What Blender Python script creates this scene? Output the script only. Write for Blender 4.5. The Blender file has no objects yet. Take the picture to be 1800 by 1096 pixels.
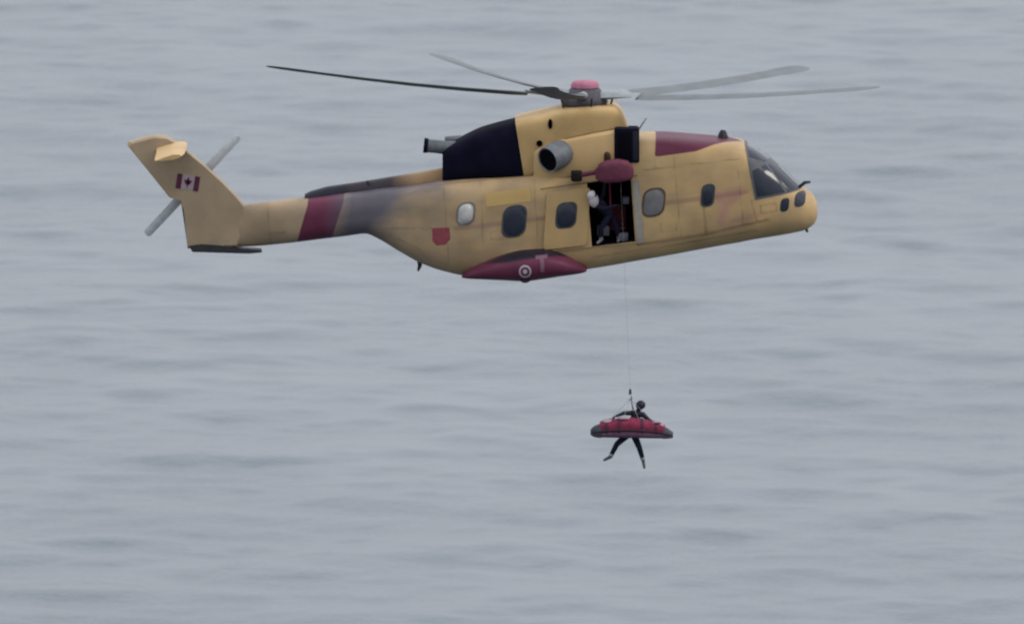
import bpy, bmesh, math, random
import numpy as np
from mathutils import Vector, Matrix, noise as mnoise

random.seed(7)
R = math.radians
scene = bpy.context.scene
col = scene.collection

# ------------------------------------------------------------------ camera
DELTA = R(7.0)            # the camera looks down by this angle
DIST = 537.0              # metres to the helicopter (0.29 nautical miles)
ALT = 30.0                # height of the aimed-at point above the sea
S = 61.0                  # photograph pixels per metre at the helicopter
SD, CD = math.sin(DELTA), math.cos(DELTA)
cam_d = bpy.data.cameras.new('camera')
cam = bpy.data.objects.new('camera', cam_d)
col.objects.link(cam)
cam.location = (0, -DIST * CD, ALT + DIST * SD)
cam.rotation_euler = (math.pi / 2 - DELTA, 0, 0)
cam_d.sensor_width = 36.0
cam_d.lens = 36.0 * DIST / (1800.0 / S)
cam_d.clip_start = 1.0
cam_d.clip_end = 60000.0
cam_d.dof.use_dof = True            # long lens, focus a little short of the subject
cam_d.dof.focus_distance = 426.0
cam_d.dof.aperture_fstop = cam_d.lens / 1000.0 / 0.2
scene.camera = cam

# ------------------------------------------------------------------ overcast sky
world = bpy.data.worlds.new('World')
scene.world = world
world.use_nodes = True
nt = world.node_tree
nt.nodes.clear()
out = nt.nodes.new('ShaderNodeOutputWorld')
bg = nt.nodes.new('ShaderNodeBackground')
bg.inputs['Strength'].default_value = 0.1
sky = nt.nodes.new('ShaderNodeTexSky')
sky.sky_type = 'NISHITA'
sky.sun_disc = False
SUN_EL, SUN_AZ = R(43), R(100)       # azimuth from +y towards +x
sky.sun_elevation = SUN_EL
sky.sun_rotation = SUN_AZ
sky.dust_density = 4.0
sky.air_density = 1.0
# cloud deck: the standard overcast luminance law, brighter towards the zenith
tc = nt.nodes.new('ShaderNodeTexCoord')
sep = nt.nodes.new('ShaderNodeSeparateXYZ')
nt.links.new(tc.outputs['Generated'], sep.inputs[0])
mx = nt.nodes.new('ShaderNodeMath'); mx.operation = 'MAXIMUM'; mx.inputs[1].default_value = 0.0
nt.links.new(sep.outputs['Z'], mx.inputs[0])
ma = nt.nodes.new('ShaderNodeMath'); ma.operation = 'MULTIPLY_ADD'
ma.inputs[1].default_value = 0.58; ma.inputs[2].default_value = 0.42
nt.links.new(mx.outputs[0], ma.inputs[0])
cl = nt.nodes.new('ShaderNodeVectorMath'); cl.operation = 'SCALE'
cl.inputs[0].default_value = (20.0, 20.6, 22.0)
nt.links.new(ma.outputs[0], cl.inputs['Scale'])
mix = nt.nodes.new('ShaderNodeMix'); mix.data_type = 'RGBA'
mix.inputs['Factor'].default_value = 0.85
nt.links.new(sky.outputs['Color'], mix.inputs['A'])
nt.links.new(cl.outputs[0], mix.inputs['B'])
nt.links.new(mix.outputs['Result'], bg.inputs['Color'])
nt.links.new(bg.outputs[0], out.inputs['Surface'])

# ------------------------------------------------------------------ veiled sun
sun_d = bpy.data.lights.new('sun', 'SUN')
sun_d.energy = 1.5
sun_d.angle = R(20)
sun_d.color = (1.0, 0.95, 0.86)
sun = bpy.data.objects.new('sun', sun_d)
col.objects.link(sun)
to_sun = Vector((math.sin(SUN_AZ) * math.cos(SUN_EL), math.cos(SUN_AZ) * math.cos(SUN_EL), math.sin(SUN_EL)))
sun.rotation_euler = to_sun.to_track_quat('Z', 'Y').to_euler()
sun.location = (0, 0, 120)

scene.view_settings.view_transform = 'Standard'
scene.view_settings.look = 'None'
scene.view_settings.exposure = 0.0
scene.view_settings.gamma = 1.0
scene.view_settings.use_curve_mapping = False
scene.render.engine = 'CYCLES'
scene.cycles.use_denoising = True
scene.cycles.max_bounces = 6

# ------------------------------------------------------------------ helpers
def P(px, py, y=0.0):
    """photograph pixel on the plane at depth y (metres away from the aimed-at plane)"""
    v = (548.0 - py) / S
    return Vector(((px - 900.0) / S, y, ALT + (v - y * SD) / CD))

def to_px(co, y=None):
    yy = co[1] if y is None else y
    return 900 + co[0] * S, 548 - S * ((co[2] - ALT) * CD + yy * SD)

ROOT_LOC = P(1000, 486, 0.0)
PITCH = R(6.5)
ROOT_M = Matrix.Translation(ROOT_LOC) @ Matrix.Rotation(-PITCH, 4, 'Y')
ABS = {}                 # world matrix of every built object

def lerp(a, b, t):
    return a + (b - a) * t

def interp(tab, x):
    """tab: rows sorted by first column; smooth column interpolation"""
    xs = [r[0] for r in tab]
    if x <= xs[0]: return list(tab[0][1:])
    if x >= xs[-1]: return list(tab[-1][1:])
    i = max(k for k in range(len(xs)) if xs[k] <= x)
    i = min(i, len(tab) - 2)
    t = (x - xs[i]) / (xs[i + 1] - xs[i])
    res = []
    for c in range(1, len(tab[0])):
        p1, p2 = tab[i][c], tab[i + 1][c]
        d = (p2 - p1) / (xs[i + 1] - xs[i])
        def slope(k):
            if 0 < k < len(tab) - 1:
                a = (tab[k][c] - tab[k - 1][c]) / (xs[k] - xs[k - 1])
                b = (tab[k + 1][c] - tab[k][c]) / (xs[k + 1] - xs[k])
                return 0.0 if a * b <= 0 else 2 * a * b / (a + b)
            return d
        h = xs[i + 1] - xs[i]
        m1, m2 = slope(i) * h, slope(i + 1) * h
        res.append((2*t**3-3*t**2+1)*p1 + (t**3-2*t**2+t)*m1 + (-2*t**3+3*t**2)*p2 + (t**3-t**2)*m2)
    return res

# materials -------------------------------------------------------
def principled(name):
    m = bpy.data.materials.new(name)
    m.use_nodes = True
    b = m.node_tree.nodes['Principled BSDF']
    return m, m.node_tree, b

def mat(name, color, rough=0.5, metal=0.0, var=0.12, scale=6.0, bump=0.0, bscale=40.0, coat=0.0, spec=0.14):
    m, t, b = principled(name)
    tcn = t.nodes.new('ShaderNodeTexCoord')
    n = t.nodes.new('ShaderNodeTexNoise')
    n.inputs['Scale'].default_value = scale
    n.inputs['Detail'].default_value = 6
    t.links.new(tcn.outputs['Object'], n.inputs['Vector'])
    mp = t.nodes.new('ShaderNodeMapRange')
    mp.inputs['From Min'].default_value = 0.3; mp.inputs['From Max'].default_value = 0.7
    mp.inputs['To Min'].default_value = 1 - var; mp.inputs['To Max'].default_value = 1 + var
    t.links.new(n.outputs['Fac'], mp.inputs['Value'])
    vm = t.nodes.new('ShaderNodeVectorMath'); vm.operation = 'SCALE'
    vm.inputs[0].default_value = color
    t.links.new(mp.outputs[0], vm.inputs['Scale'])
    t.links.new(vm.outputs[0], b.inputs['Base Color'])
    b.inputs['Roughness'].default_value = rough
    b.inputs['Metallic'].default_value = metal
    b.inputs['Coat Weight'].default_value = coat
    b.inputs['Specular IOR Level'].default_value = spec
    if bump > 0:
        n2 = t.nodes.new('ShaderNodeTexNoise'); n2.inputs['Scale'].default_value = bscale
        t.links.new(tcn.outputs['Object'], n2.inputs['Vector'])
        bp = t.nodes.new('ShaderNodeBump'); bp.inputs['Strength'].default_value = bump
        bp.inputs['Distance'].default_value = 0.02
        t.links.new(n2.outputs['Fac'], bp.inputs['Height'])
        t.links.new(bp.outputs[0], b.inputs['Normal'])
    return m

YELLOW = (0.41, 0.278, 0.130)
RED = (0.095, 0.021, 0.043)
M = {}
M['yellow'] = mat('yellow_paint', YELLOW, 0.45, var=0.10, scale=1.3)
M['red'] = mat('red_paint', RED, 0.45, var=0.12, scale=2.0)
M['black'] = mat('black_paint', (0.004, 0.004, 0.012), 0.85, var=0.3, scale=2.0, spec=0.06)
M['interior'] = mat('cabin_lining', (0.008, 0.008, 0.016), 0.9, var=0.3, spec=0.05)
M['glass'] = mat('tinted_glass', (0.010, 0.014, 0.026), 0.12, var=0.1, spec=0.35)
M['sky_tone_glass'] = mat('bubble_glass_painted_sky', (0.36, 0.35, 0.34), 0.12, var=0.2, scale=3)  # pale base colour paints the sky reflected in the bubble pane
M['rubber'] = mat('window_seal', (0.05, 0.05, 0.055), 0.6)
M['grey_frame'] = mat('grey_frame_paint', (0.075, 0.08, 0.09), 0.5)
M['steel'] = mat('heat_stained_steel', (0.115, 0.125, 0.138), 0.6, 0.2, var=0.25, scale=5)
M['soot'] = mat('sooted_inside', (0.003, 0.003, 0.005), 0.95, spec=0.03)
M['hub'] = mat('rotor_head_metal', (0.060, 0.056, 0.068), 0.6, 0.0, var=0.25, scale=9)
M['blade'] = mat('blade_paint', (0.125, 0.135, 0.145), 0.6, var=0.12, scale=1.5)
M['cuff'] = mat('blade_cuff_paint', (0.21, 0.225, 0.235), 0.5, var=0.12)
M['tail_blade'] = mat('tail_blade_paint', (0.36, 0.38, 0.40), 0.6)
M['cap'] = mat('rotor_cap_red', (0.29, 0.11, 0.16), 0.6, var=0.15)
M['white'] = mat('white_marking', (0.32, 0.29, 0.32), 0.5, var=0.1)
M['pale_print'] = mat('faded_marking', (0.13, 0.07, 0.10), 0.5, var=0.2)
M['dark_print'] = mat('dark_marking', (0.05, 0.02, 0.035), 0.55)
M['flag_red'] = mat('flag_red', (0.075, 0.017, 0.037), 0.5, var=0.1)
M['flag_white'] = mat('flag_white', (0.27, 0.225, 0.24), 0.5, var=0.1)
M['badge_red'] = mat('badge_red', (0.20, 0.045, 0.055), 0.55, var=0.15, scale=8)
M['dark_metal'] = mat('dark_metal', (0.03, 0.03, 0.034), 0.5, 0.2)
M['cable'] = mat('steel_cable', (0.22, 0.22, 0.23), 0.5, 0.5)

# meshes ------------------------------------------------------------
def finish(bm, sharp=38):
    bmesh.ops.recalc_face_normals(bm, faces=bm.faces[:])
    lim = math.radians(sharp)
    for f in bm.faces: f.smooth = True
    for e in bm.edges:
        if len(e.link_faces) == 2:
            e.smooth = e.calc_face_angle(0.0) < lim

def build(name, bm, material, parent=None, root=None, sharp=38, recalc=True):
    """bm in world coordinates -> ONE mesh object; under the helicopter it takes the helicopter's tilt"""
    if recalc: finish(bm, sharp)
    if root is not None:
        base = root.copy()
    else:
        base = Matrix.Identity(4)
    inv = base.inverted()
    cen = Vector((0, 0, 0))
    for v in bm.verts: cen += v.co
    cen /= max(1, len(bm.verts))
    lc = inv @ cen
    wm = base @ Matrix.Translation(lc)
    bm.transform(wm.inverted())
    me = bpy.data.meshes.new(name)
    bm.to_mesh(me); bm.free()
    mats = material if isinstance(material, (list, tuple)) else [material]
    for m in mats: me.materials.append(m)
    o = bpy.data.objects.new(name, me)
    col.objects.link(o)
    if parent is not None:
        o.parent = parent
        o.matrix_parent_inverse = Matrix.Identity(4)
        o.matrix_basis = ABS[parent.name].inverted() @ wm
    else:
        o.matrix_basis = wm
    ABS[o.name] = wm
    return o

def empty(name, m):
    e = bpy.data.objects.new(name, None)
    col.objects.link(e)
    e.empty_display_size = 0.5
    e.matrix_basis = m
    ABS[e.name] = m
    return e

def tag(o, label, cat, group=None, kind=None):
    if label: o['label'] = label
    if cat: o['category'] = cat
    if group: o['group'] = group
    if kind: o['kind'] = kind
    return o

def rings(bm, rows, cap=True, closed=True):
    vr = [[bm.verts.new(p) for p in r] for r in rows]
    n = len(rows[0])
    for a, b in zip(vr, vr[1:]):
        for k in range(n if closed else n - 1):
            k2 = (k + 1) % n
            bm.faces.new((a[k], a[k2], b[k2], b[k]))
    if cap:
        bm.faces.new(vr[0][::-1]); bm.faces.new(vr[-1])
    return vr

def tube(bm, pts, rad, seg=12, cap=True, axis=None):
    pts = [Vector(p) for p in pts]
    rads = rad if isinstance(rad, (list, tuple)) else [rad] * len(pts)
    rows = []
    prev = None
    for i, p in enumerate(pts):
        d = (pts[min(i + 1, len(pts) - 1)] - pts[max(i - 1, 0)]).normalized()
        if axis is not None: d = axis
        if prev is None:
            ref = Vector((0, 0, 1)) if abs(d.z) < 0.9 else Vector((1, 0, 0))
            u = d.cross(ref).normalized()
        else:
            u = (prev - d * prev.dot(d)).normalized()
        prev = u
        w = d.cross(u)
        rows.append([p + (u * math.cos(a) + w * math.sin(a)) * rads[i]
                     for a in [2 * math.pi * k / seg for k in range(seg)]])
    rings(bm, rows, cap)

def box(bm, c, sx, sy, sz, bevel=0.0, rot=None):
    r = bmesh.ops.create_cube(bm, size=1.0)
    vs = r['verts']
    m = Matrix.Translation(Vector(c)) @ (rot.to_4x4() if rot is not None else Matrix.Identity(4)) @ Matrix.Diagonal((sx, sy, sz, 1))
    bmesh.ops.transform(bm, matrix=m, verts=vs)
    if bevel > 0:
        es = list({e for v in vs for e in v.link_edges})
        bmesh.ops.bevel(bm, geom=es, offset=bevel, segments=2, affect='EDGES', profile=0.5)

def prism(bm, pts_front, pts_back):
    a = [bm.verts.new(p) for p in pts_front]
    b = [bm.verts.new(p) for p in pts_back]
    n = len(a)
    bm.faces.new(a); bm.faces.new(b[::-1])
    for k in range(n):
        bm.faces.new((a[k], b[k], b[(k + 1) % n], a[(k + 1) % n]))

def superell(hw, zt, zb, n_top, n_bot, cx_y=0.0, seg=72):
    zc = (zt + zb) / 2; hh = (zt - zb) / 2
    pts = []
    for k in range(seg):
        a = 2 * math.pi * (k + 0.5) / seg
        c, s = math.cos(a), math.sin(a)
        n = n_top if s >= 0 else n_bot
        pts.append((cx_y + hw * math.copysign(abs(c) ** (2 / n), c), zc + hh * math.copysign(abs(s) ** (2 / n), s)))
    return pts

# shells cut out of a surface by a convex outline ---------------------
def cut_shell(src, poly, side=-1, offset=0.012, depth=0.03, ref_y=-1.4, bulge=0.0, ymin=0.0):
    """part of surface src (bmesh, world) inside convex px polygon; pushed out by offset, given thickness"""
    pts = [P(x, y, ref_y) for x, y in poly]
    cx = sum(p.x for p in pts) / len(pts); cz = sum(p.z for p in pts) / len(pts)
    cen = Vector((cx, 0, cz))
    x0, x1 = min(p.x for p in pts) - 0.5, max(p.x for p in pts) + 0.5
    z0, z1 = min(p.z for p in pts) - 0.6, max(p.z for p in pts) + 0.6
    bm = src.copy()
    bm.normal_update()
    dead = []
    nf = len(bm.faces)
    for f in bm.faces:
        c = f.calc_center_median()
        if (nf > 600 and not (x0 < c.x < x1 and z0 < c.z < z1)) or (side and (c.y * side < -0.1 or f.normal.y * side < -0.02)):
            dead.append(f)
    bmesh.ops.delete(bm, geom=dead, context='FACES')
    n = len(pts)
    for k in range(n):
        a, b = pts[k], pts[(k + 1) % n]
        d = (b - a)
        no = Vector((d.z, 0, -d.x)).normalized()
        if no.dot(cen - a) > 0: no = -no
        bmesh.ops.bisect_plane(bm, geom=bm.verts[:] + bm.edges[:] + bm.faces[:], plane_co=a, plane_no=no, clear_outer=True)
    if side:
        bmesh.ops.bisect_plane(bm, geom=bm.verts[:] + bm.edges[:] + bm.faces[:], plane_co=(0, side * ymin, 0), plane_no=(0, -side, 0), clear_outer=True)
    bm.normal_update()
    if bulge:
        hw = max(1e-6, max(abs(p.x - cx) for p in pts)); hh = max(1e-6, max(abs(p.z - cz) for p in pts))
        bmesh.ops.subdivide_edges(bm, edges=bm.edges[:], cuts=1, use_grid_fill=True)
        bm.normal_update()
    norm = {v: v.normal.copy() for v in bm.verts}
    for v in bm.verts:
        k = offset
        if bulge:
            q = min(1.0, ((v.co.x - cx) / hw) ** 2 + ((v.co.z - cz) / hh) ** 2)
            k += bulge * math.sqrt(max(0.0, 1 - q))
        v.co += norm[v] * k
    be = [e for e in bm.edges if len(e.link_faces) == 1]
    r = bmesh.ops.extrude_edge_only(bm, edges=be)
    new = [g for g in r['geom'] if isinstance(g, bmesh.types.BMVert)]
    # new rim verts sink towards the surface
    kd = {}
    for v in bm.verts:
        if v in norm: kd[(round(v.co.x, 5), round(v.co.y, 5), round(v.co.z, 5))] = norm[v]
    for v in new:
        nn = kd.get((round(v.co.x, 5), round(v.co.y, 5), round(v.co.z, 5)))
        if nn: v.co -= nn * depth
    return bm

def rrect(cx, cy, w, h, r=0.35, n=4, shear=0.0, slope=0.0):
    """convex rounded outline in px; slope = rise of the horizontal edges, shear = lean of the vertical ones"""
    rr = r * min(w, h)
    pts = []
    for qx, qy, a0 in ((1, 1, 0), (-1, 1, 90), (-1, -1, 180), (1, -1, 270)):
        for k in range(n + 1):
            a = R(a0 + 90 * k / n)
            pts.append((qx * (w / 2 - rr) + rr * math.cos(a), qy * (h / 2 - rr) + rr * math.sin(a)))
    return [(cx + x + shear * y, cy + y - slope * x) for x, y in pts]

SLOPE = math.tan(PITCH)

# ------------------------------------------------------------------ the sea: one sheet to the horizon
def make_sea():
    rng = np.random.default_rng(11)
    Lx, Ly, Nx, Ny = 112.0, 320.0, 512, 1024
    kx = 2 * np.pi * np.fft.fftfreq(Nx, Lx / Nx)[:, None]
    ky = 2 * np.pi * np.fft.fftfreq(Ny, Ly / Ny)[None, :]
    k = np.hypot(kx, ky); k[0, 0] = 1e-6
    kp = 2 * np.pi / 11.0
    spec = np.exp(-1.2 * (kp / k) ** 2) / k ** 4.7
    ang = np.arctan2(kx, ky) - 0.18
    spread = 0.5 + 0.5 * np.abs(np.cos(ang)) ** 2
    amp = np.sqrt(spec) * spread * np.exp(-(k * 0.10) ** 2)
    amp[0, 0] = 0
    ph = rng.normal(size=(Nx, Ny)) + 1j * rng.normal(size=(Nx, Ny))
    F = amp * ph
    h = np.real(np.fft.ifft2(F))
    gx = np.real(np.fft.ifft2(1j * kx * F)); gy = np.real(np.fft.ifft2(1j * ky * F))
    sl = np.sqrt((gx ** 2 + gy ** 2).mean())
    sc = SEA_SLOPE / sl
    h *= sc
    dxs = np.real(np.fft.ifft2(-1j * kx / k * F)) * sc * 0.9     # choppy crests
    dys = np.real(np.fft.ifft2(-1j * ky / k * F)) * sc * 0.9
    x = np.arange(-48, 48.01, 0.24)
    y = np.arange(90, 440.01, 0.33)
    def grow(a, far):
        hi = [a[-1]]; st = a[1] - a[0]
        while hi[-1] < far:
            st *= 1.35; hi.append(hi[-1] + st)
        lo = [a[0]]; st = a[1] - a[0]
        while lo[-1] > -far:
            st *= 1.35; lo.append(lo[-1] - st)
        return np.concatenate([np.array(lo[1:])[::-1], a, np.array(hi[1:])])
    X = grow(x, 20000.0); Y = grow(y, 20000.0)
    GX, GY = np.meshgrid(X, Y, indexing='ij')
    u = (GX / Lx * Nx) % Nx; v = (GY / Ly * Ny) % Ny
    i0 = np.floor(u).astype(int) % Nx; j0 = np.floor(v).astype(int) % Ny
    fu = u - np.floor(u); fv = v - np.floor(v)
    i1 = (i0 + 1) % Nx; j1 = (j0 + 1) % Ny
    def samp(a):
        return (a[i0, j0]*(1-fu)*(1-fv) + a[i1, j0]*fu*(1-fv) + a[i0, j1]*(1-fu)*fv + a[i1, j1]*fu*fv)
    d = np.maximum(np.maximum(np.abs(GX) - 48, 0), np.maximum(np.maximum(90 - GY, GY - 440), 0))
    fade = np.clip(1 - d / 12.0, 0, 1)
    Z = samp(h) * fade
    co = np.stack([GX + samp(dxs) * fade, GY + samp(dys) * fade, Z], -1).reshape(-1, 3).astype(np.float32)
    nx, ny = len(X), len(Y)
    idx = np.arange(nx * ny).reshape(nx, ny)
    q = np.stack([idx[:-1, :-1], idx[1:, :-1], idx[1:, 1:], idx[:-1, 1:]], -1).reshape(-1, 4)
    me = bpy.data.meshes.new('sea')
    me.vertices.add(len(co)); me.vertices.foreach_set('co', co.ravel())
    me.loops.add(q.size); me.loops.foreach_set('vertex_index', q.ravel().astype(np.int32))
    me.polygons.add(len(q))
    me.polygons.foreach_set('loop_start', (np.arange(len(q)) * 4).astype(np.int32))
    me.polygons.foreach_set('loop_total', np.full(len(q), 4, np.int32))
    me.polygons.foreach_set('use_smooth', np.ones(len(q), bool))
    me.update(calc_edges=True)
    o = bpy.data.objects.new('sea', me)
    col.objects.link(o)
    m, t, b = principled('sea_water')
    b.inputs['Base Color'].default_value = (0.058, 0.077, 0.093, 1)
    b.inputs['Roughness'].default_value = 0.22
    b.inputs['IOR'].default_value = 1.333
    g = t.nodes.new('ShaderNodeNewGeometry')
    n = t.nodes.new('ShaderNodeTexNoise'); n.inputs['Scale'].default_value = 2.2; n.inputs['Detail'].default_value = 5
    t.links.new(g.outputs['Position'], n.inputs['Vector'])
    bp = t.nodes.new('ShaderNodeBump'); bp.inputs['Strength'].default_value = 0.35; bp.inputs['Distance'].default_value = 0.12
    t.links.new(n.outputs['Fac'], bp.inputs['Height'])
    mpn = t.nodes.new('ShaderNodeMapping'); mpn.inputs['Scale'].default_value = (0.055, 0.022, 1.0); mpn.inputs['Rotation'].default_value = (0, 0, R(12))
    t.links.new(g.outputs['Position'], mpn.inputs['Vector'])
    n3 = t.nodes.new('ShaderNodeTexNoise'); n3.inputs['Scale'].default_value = 1.0; n3.inputs['Detail'].default_value = 4
    t.links.new(mpn.outputs[0], n3.inputs['Vector'])
    r3 = t.nodes.new('ShaderNodeMapRange')
    for k_, v_ in (('From Min', .36), ('From Max', .64), ('To Min', .10), ('To Max', .62)): r3.inputs[k_].default_value = v_
    t.links.new(n3.outputs['Fac'], r3.inputs['Value'])
    t.links.new(r3.outputs[0], bp.inputs['Strength'])     # wind-roughened patches
    t.links.new(bp.outputs[0], b.inputs['Normal'])
    me.materials.append(m)
    tag(o, 'grey overcast sea with low wind ripples filling the view', 'sea', kind='structure')
    return o
SEA_SLOPE = 0.066
make_sea()

# ------------------------------------------------------------------ the helicopter
heli = empty('rescue_helicopter', ROOT_M)
tag(heli, 'yellow rescue helicopter with dark red markings hovering nose to the right above the sea', 'helicopter')

def part(name, bm, m, parent=None, sharp=38):
    return build(name, bm, m, parent or heli, ROOT_M, sharp)

# ---- fuselage: px, top py, bottom py, half width (m), section power
HULL = [
 (340, 392, 430, 0.05, 2.2),
 (365, 374, 433, 0.12, 2.3),
 (410, 362, 434, 0.21, 2.5),
 (440, 357, 433.5, 0.32, 2.7),
 (500, 349, 429, 0.56, 2.7),
 (560, 341, 422, 0.74, 2.7),
 (610, 334, 416, 0.84, 2.8),
 (642, 330, 412, 0.92, 2.8),
 (665, 326, 421, 0.98, 2.9),
 (700, 322, 442, 1.10, 3.0),
 (740, 316, 464, 1.25, 3.2),
 (780, 309, 478, 1.37, 3.4),
 (820, 304, 486, 1.43, 3.6),
 (870, 301, 488, 1.45, 3.8),
 (930, 296, 486, 1.45, 3.8),
 (1000, 288, 479, 1.45, 3.8),
 (1060, 274, 470, 1.45, 3.8),
 (1090, 250, 465, 1.45, 3.8),
 (1112, 232, 461, 1.45, 3.8),
 (1160, 231, 453, 1.44, 3.6),
 (1220, 235, 442, 1.41, 3.4),
 (1270, 239, 433, 1.37, 3.2),
 (1300, 243, 428, 1.33, 3.0),
 (1320, 251, 424, 1.28, 2.9),
 (1345, 268, 420, 1.20, 2.7),
 (1375, 293, 415, 1.07, 2.6),
 (1400, 316, 410, 0.92, 2.4),
 (1412, 326, 407, 0.82, 2.3),
 (1422, 333, 402, 0.68, 2.2),
 (1431, 344, 394, 0.48, 2.1),
 (1437, 358, 382, 0.22, 2.0),
]
def even(pts, seg):
    """closed outline resampled to even spacing"""
    p = np.array(pts + [pts[0]]); d = np.r_[0, np.cumsum(np.linalg.norm(np.diff(p, axis=0), axis=1))]
    q = np.linspace(0, d[-1], seg, endpoint=False)
    return list(zip(np.interp(q, d, p[:, 0]), np.interp(q, d, p[:, 1])))
def hull_section(px, seg=140):
    t, b, hw, n = interp(HULL, px)
    zt = P(px, t, 0.45 * hw).z
    zb = P(px, b, -0.45 * hw).z
    x = (px - 900) / S
    return [Vector((x, y, z)) for y, z in even(superell(hw, zt, zb, n * (1 + .55 * min(1, max(0, (px - 690) / 120)) * min(1, max(0, (1345 - px) / 60))), n, 0, 160), seg)]

def make_hull_bm(seg=140):
    bm = bmesh.new()
    xs = list(np.arange(340, 1400, 4.0)) + list(np.arange(1400, 1437.1, 2.0))
    rings(bm, [hull_section(x, seg) for x in xs])
    bmesh.ops.recalc_face_normals(bm, faces=bm.faces[:])
    return bm
HULL_BM = make_hull_bm()

def sdf(pts, poly):
    """signed distance (px, positive inside) of Nx2 points to a polygon"""
    pts = np.asarray(pts); n = len(poly)
    d = np.full(len(pts), 1e9); inside = np.zeros(len(pts), bool)
    for i in range(n):
        a = np.array(poly[i], float); b = np.array(poly[(i + 1) % n], float)
        e = b - a; w = pts - a
        t = np.clip((w @ e) / (e @ e), 0, 1)
        d = np.minimum(d, np.linalg.norm(w - t[:, None] * e, axis=1))
        c = (a[1] > pts[:, 1]) != (b[1] > pts[:, 1])
        with np.errstate(divide='ignore', invalid='ignore'):
            xi = a[0] + (pts[:, 1] - a[1]) / (b[1] - a[1]) * e[0]
        inside ^= c & (pts[:, 0] < xi)
    return np.where(inside, d, -d)

def line_sdf(pts, line, hw):
    pts = np.asarray(pts); d = np.full(len(pts), 1e9)
    for a, b in zip(line, line[1:]):
        a = np.array(a, float); b = np.array(b, float); e = b - a; w = pts - a
        t = np.clip((w @ e) / (e @ e), 0, 1)
        d = np.minimum(d, np.linalg.norm(w - t[:, None] * e, axis=1))
    return hw - d

def paint_attr(obj, name, fn):
    me = obj.data
    wm = ABS[obj.name]
    px = []
    for v in me.vertices:
        c = wm @ v.co
        px.append(to_px((c.x, -abs(c.y), c.z)))
    a = me.attributes.new(name, 'FLOAT', 'POINT')
    a.data.foreach_set('value', np.asarray(fn(np.array(px)), np.float32))

def paint_material(name, base, layers, rough=0.45):
    """layers: (attribute, colour, edge softness px, strength, breakup)"""
    m, t, b = principled(name)
    tcn = t.nodes.new('ShaderNodeTexCoord')
    n = t.nodes.new('ShaderNodeTexNoise'); n.inputs['Scale'].default_value = 1.1; n.inputs['Detail'].default_value = 7
    t.links.new(tcn.outputs['Object'], n.inputs['Vector'])
    mp = t.nodes.new('ShaderNodeMapRange')
    for k, v in (('From Min', .3), ('From Max', .7), ('To Min', .80), ('To Max', 1.12)): mp.inputs[k].default_value = v
    t.links.new(n.outputs['Fac'], mp.inputs['Value'])
    # streaky grime running back along the body
    mpg = t.nodes.new('ShaderNodeMapping'); mpg.inputs['Scale'].default_value = (0.75, 1.6, 1.7)
    t.links.new(tcn.outputs['Object'], mpg.inputs['Vector'])
    n2 = t.nodes.new('ShaderNodeTexNoise'); n2.inputs['Scale'].default_value = 1.6; n2.inputs['Detail'].default_value = 5
    t.links.new(mpg.outputs[0], n2.inputs['Vector'])
    cur = t.nodes.new('ShaderNodeRGB'); cur.outputs[0].default_value = (*base, 1)
    last = cur.outputs[0]
    for att, colr, soft, strength, br in layers:
        at = t.nodes.new('ShaderNodeAttribute'); at.attribute_name = att
        src = at.outputs['Fac']
        if br:
            ad = t.nodes.new('ShaderNodeMath'); ad.operation = 'MULTIPLY_ADD'
            sb = t.nodes.new('ShaderNodeMath'); sb.operation = 'SUBTRACT'; sb.inputs[1].default_value = 0.5
            t.links.new(n2.outputs['Fac'], sb.inputs[0])
            t.links.new(sb.outputs[0], ad.inputs[0]); ad.inputs[1].default_value = br
            t.links.new(src, ad.inputs[2]); src = ad.outputs[0]
        r = t.nodes.new('ShaderNodeMapRange'); r.clamp = True
        r.inputs['From Min'].default_value = -soft; r.inputs['From Max'].default_value = soft
        r.inputs['To Min'].default_value = 0; r.inputs['To Max'].default_value = strength
        t.links.new(src, r.inputs['Value'])
        mxn = t.nodes.new('ShaderNodeMix'); mxn.data_type = 'RGBA'
        t.links.new(r.outputs[0], mxn.inputs['Factor'])
        t.links.new(last, mxn.inputs['A']); mxn.inputs['B'].default_value = (*colr, 1)
        last = mxn.outputs['Result']
    vm = t.nodes.new('ShaderNodeVectorMath'); vm.operation = 'SCALE'
    t.links.new(last, vm.inputs[0]); t.links.new(mp.outputs[0], vm.inputs['Scale'])
    t.links.new(vm.outputs[0], b.inputs['Base Color'])
    b.inputs['Roughness'].default_value = rough
    b.inputs['Specular IOR Level'].default_value = 0.14
    bp = t.nodes.new('ShaderNodeBump'); bp.inputs['Strength'].default_value = 0.12; bp.inputs['Distance'].default_value = 0.05
    t.links.new(n.outputs['Fac'], bp.inputs['Height'])
    t.links.new(bp.outputs[0], b.inputs['Normal'])
    return m

hull_paint = paint_material('yellow_and_red_livery', YELLOW, [
    ('stripe', (0.16, 0.06, 0.07), 2.0, 0.42, 3),
    ('chevron', (0.30, 0.10, 0.14), 5, 0.42, 6),
    ('mottle', (0.20, 0.165, 0.125), 20, 0.42, 80),
    ('grime', (0.15, 0.13, 0.12), 26, 0.50, 40),
    ('red', RED, 0.8, 1.0, 0),
    ('soot', (0.068, 0.066, 0.088), 22, 0.92, 30),
    ('seam', (0.11, 0.065, 0.035), 1.6, 0.62, 2),
])
fus = part('fuselage', HULL_BM.copy(), [hull_paint, M['interior']], sharp=40)

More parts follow.
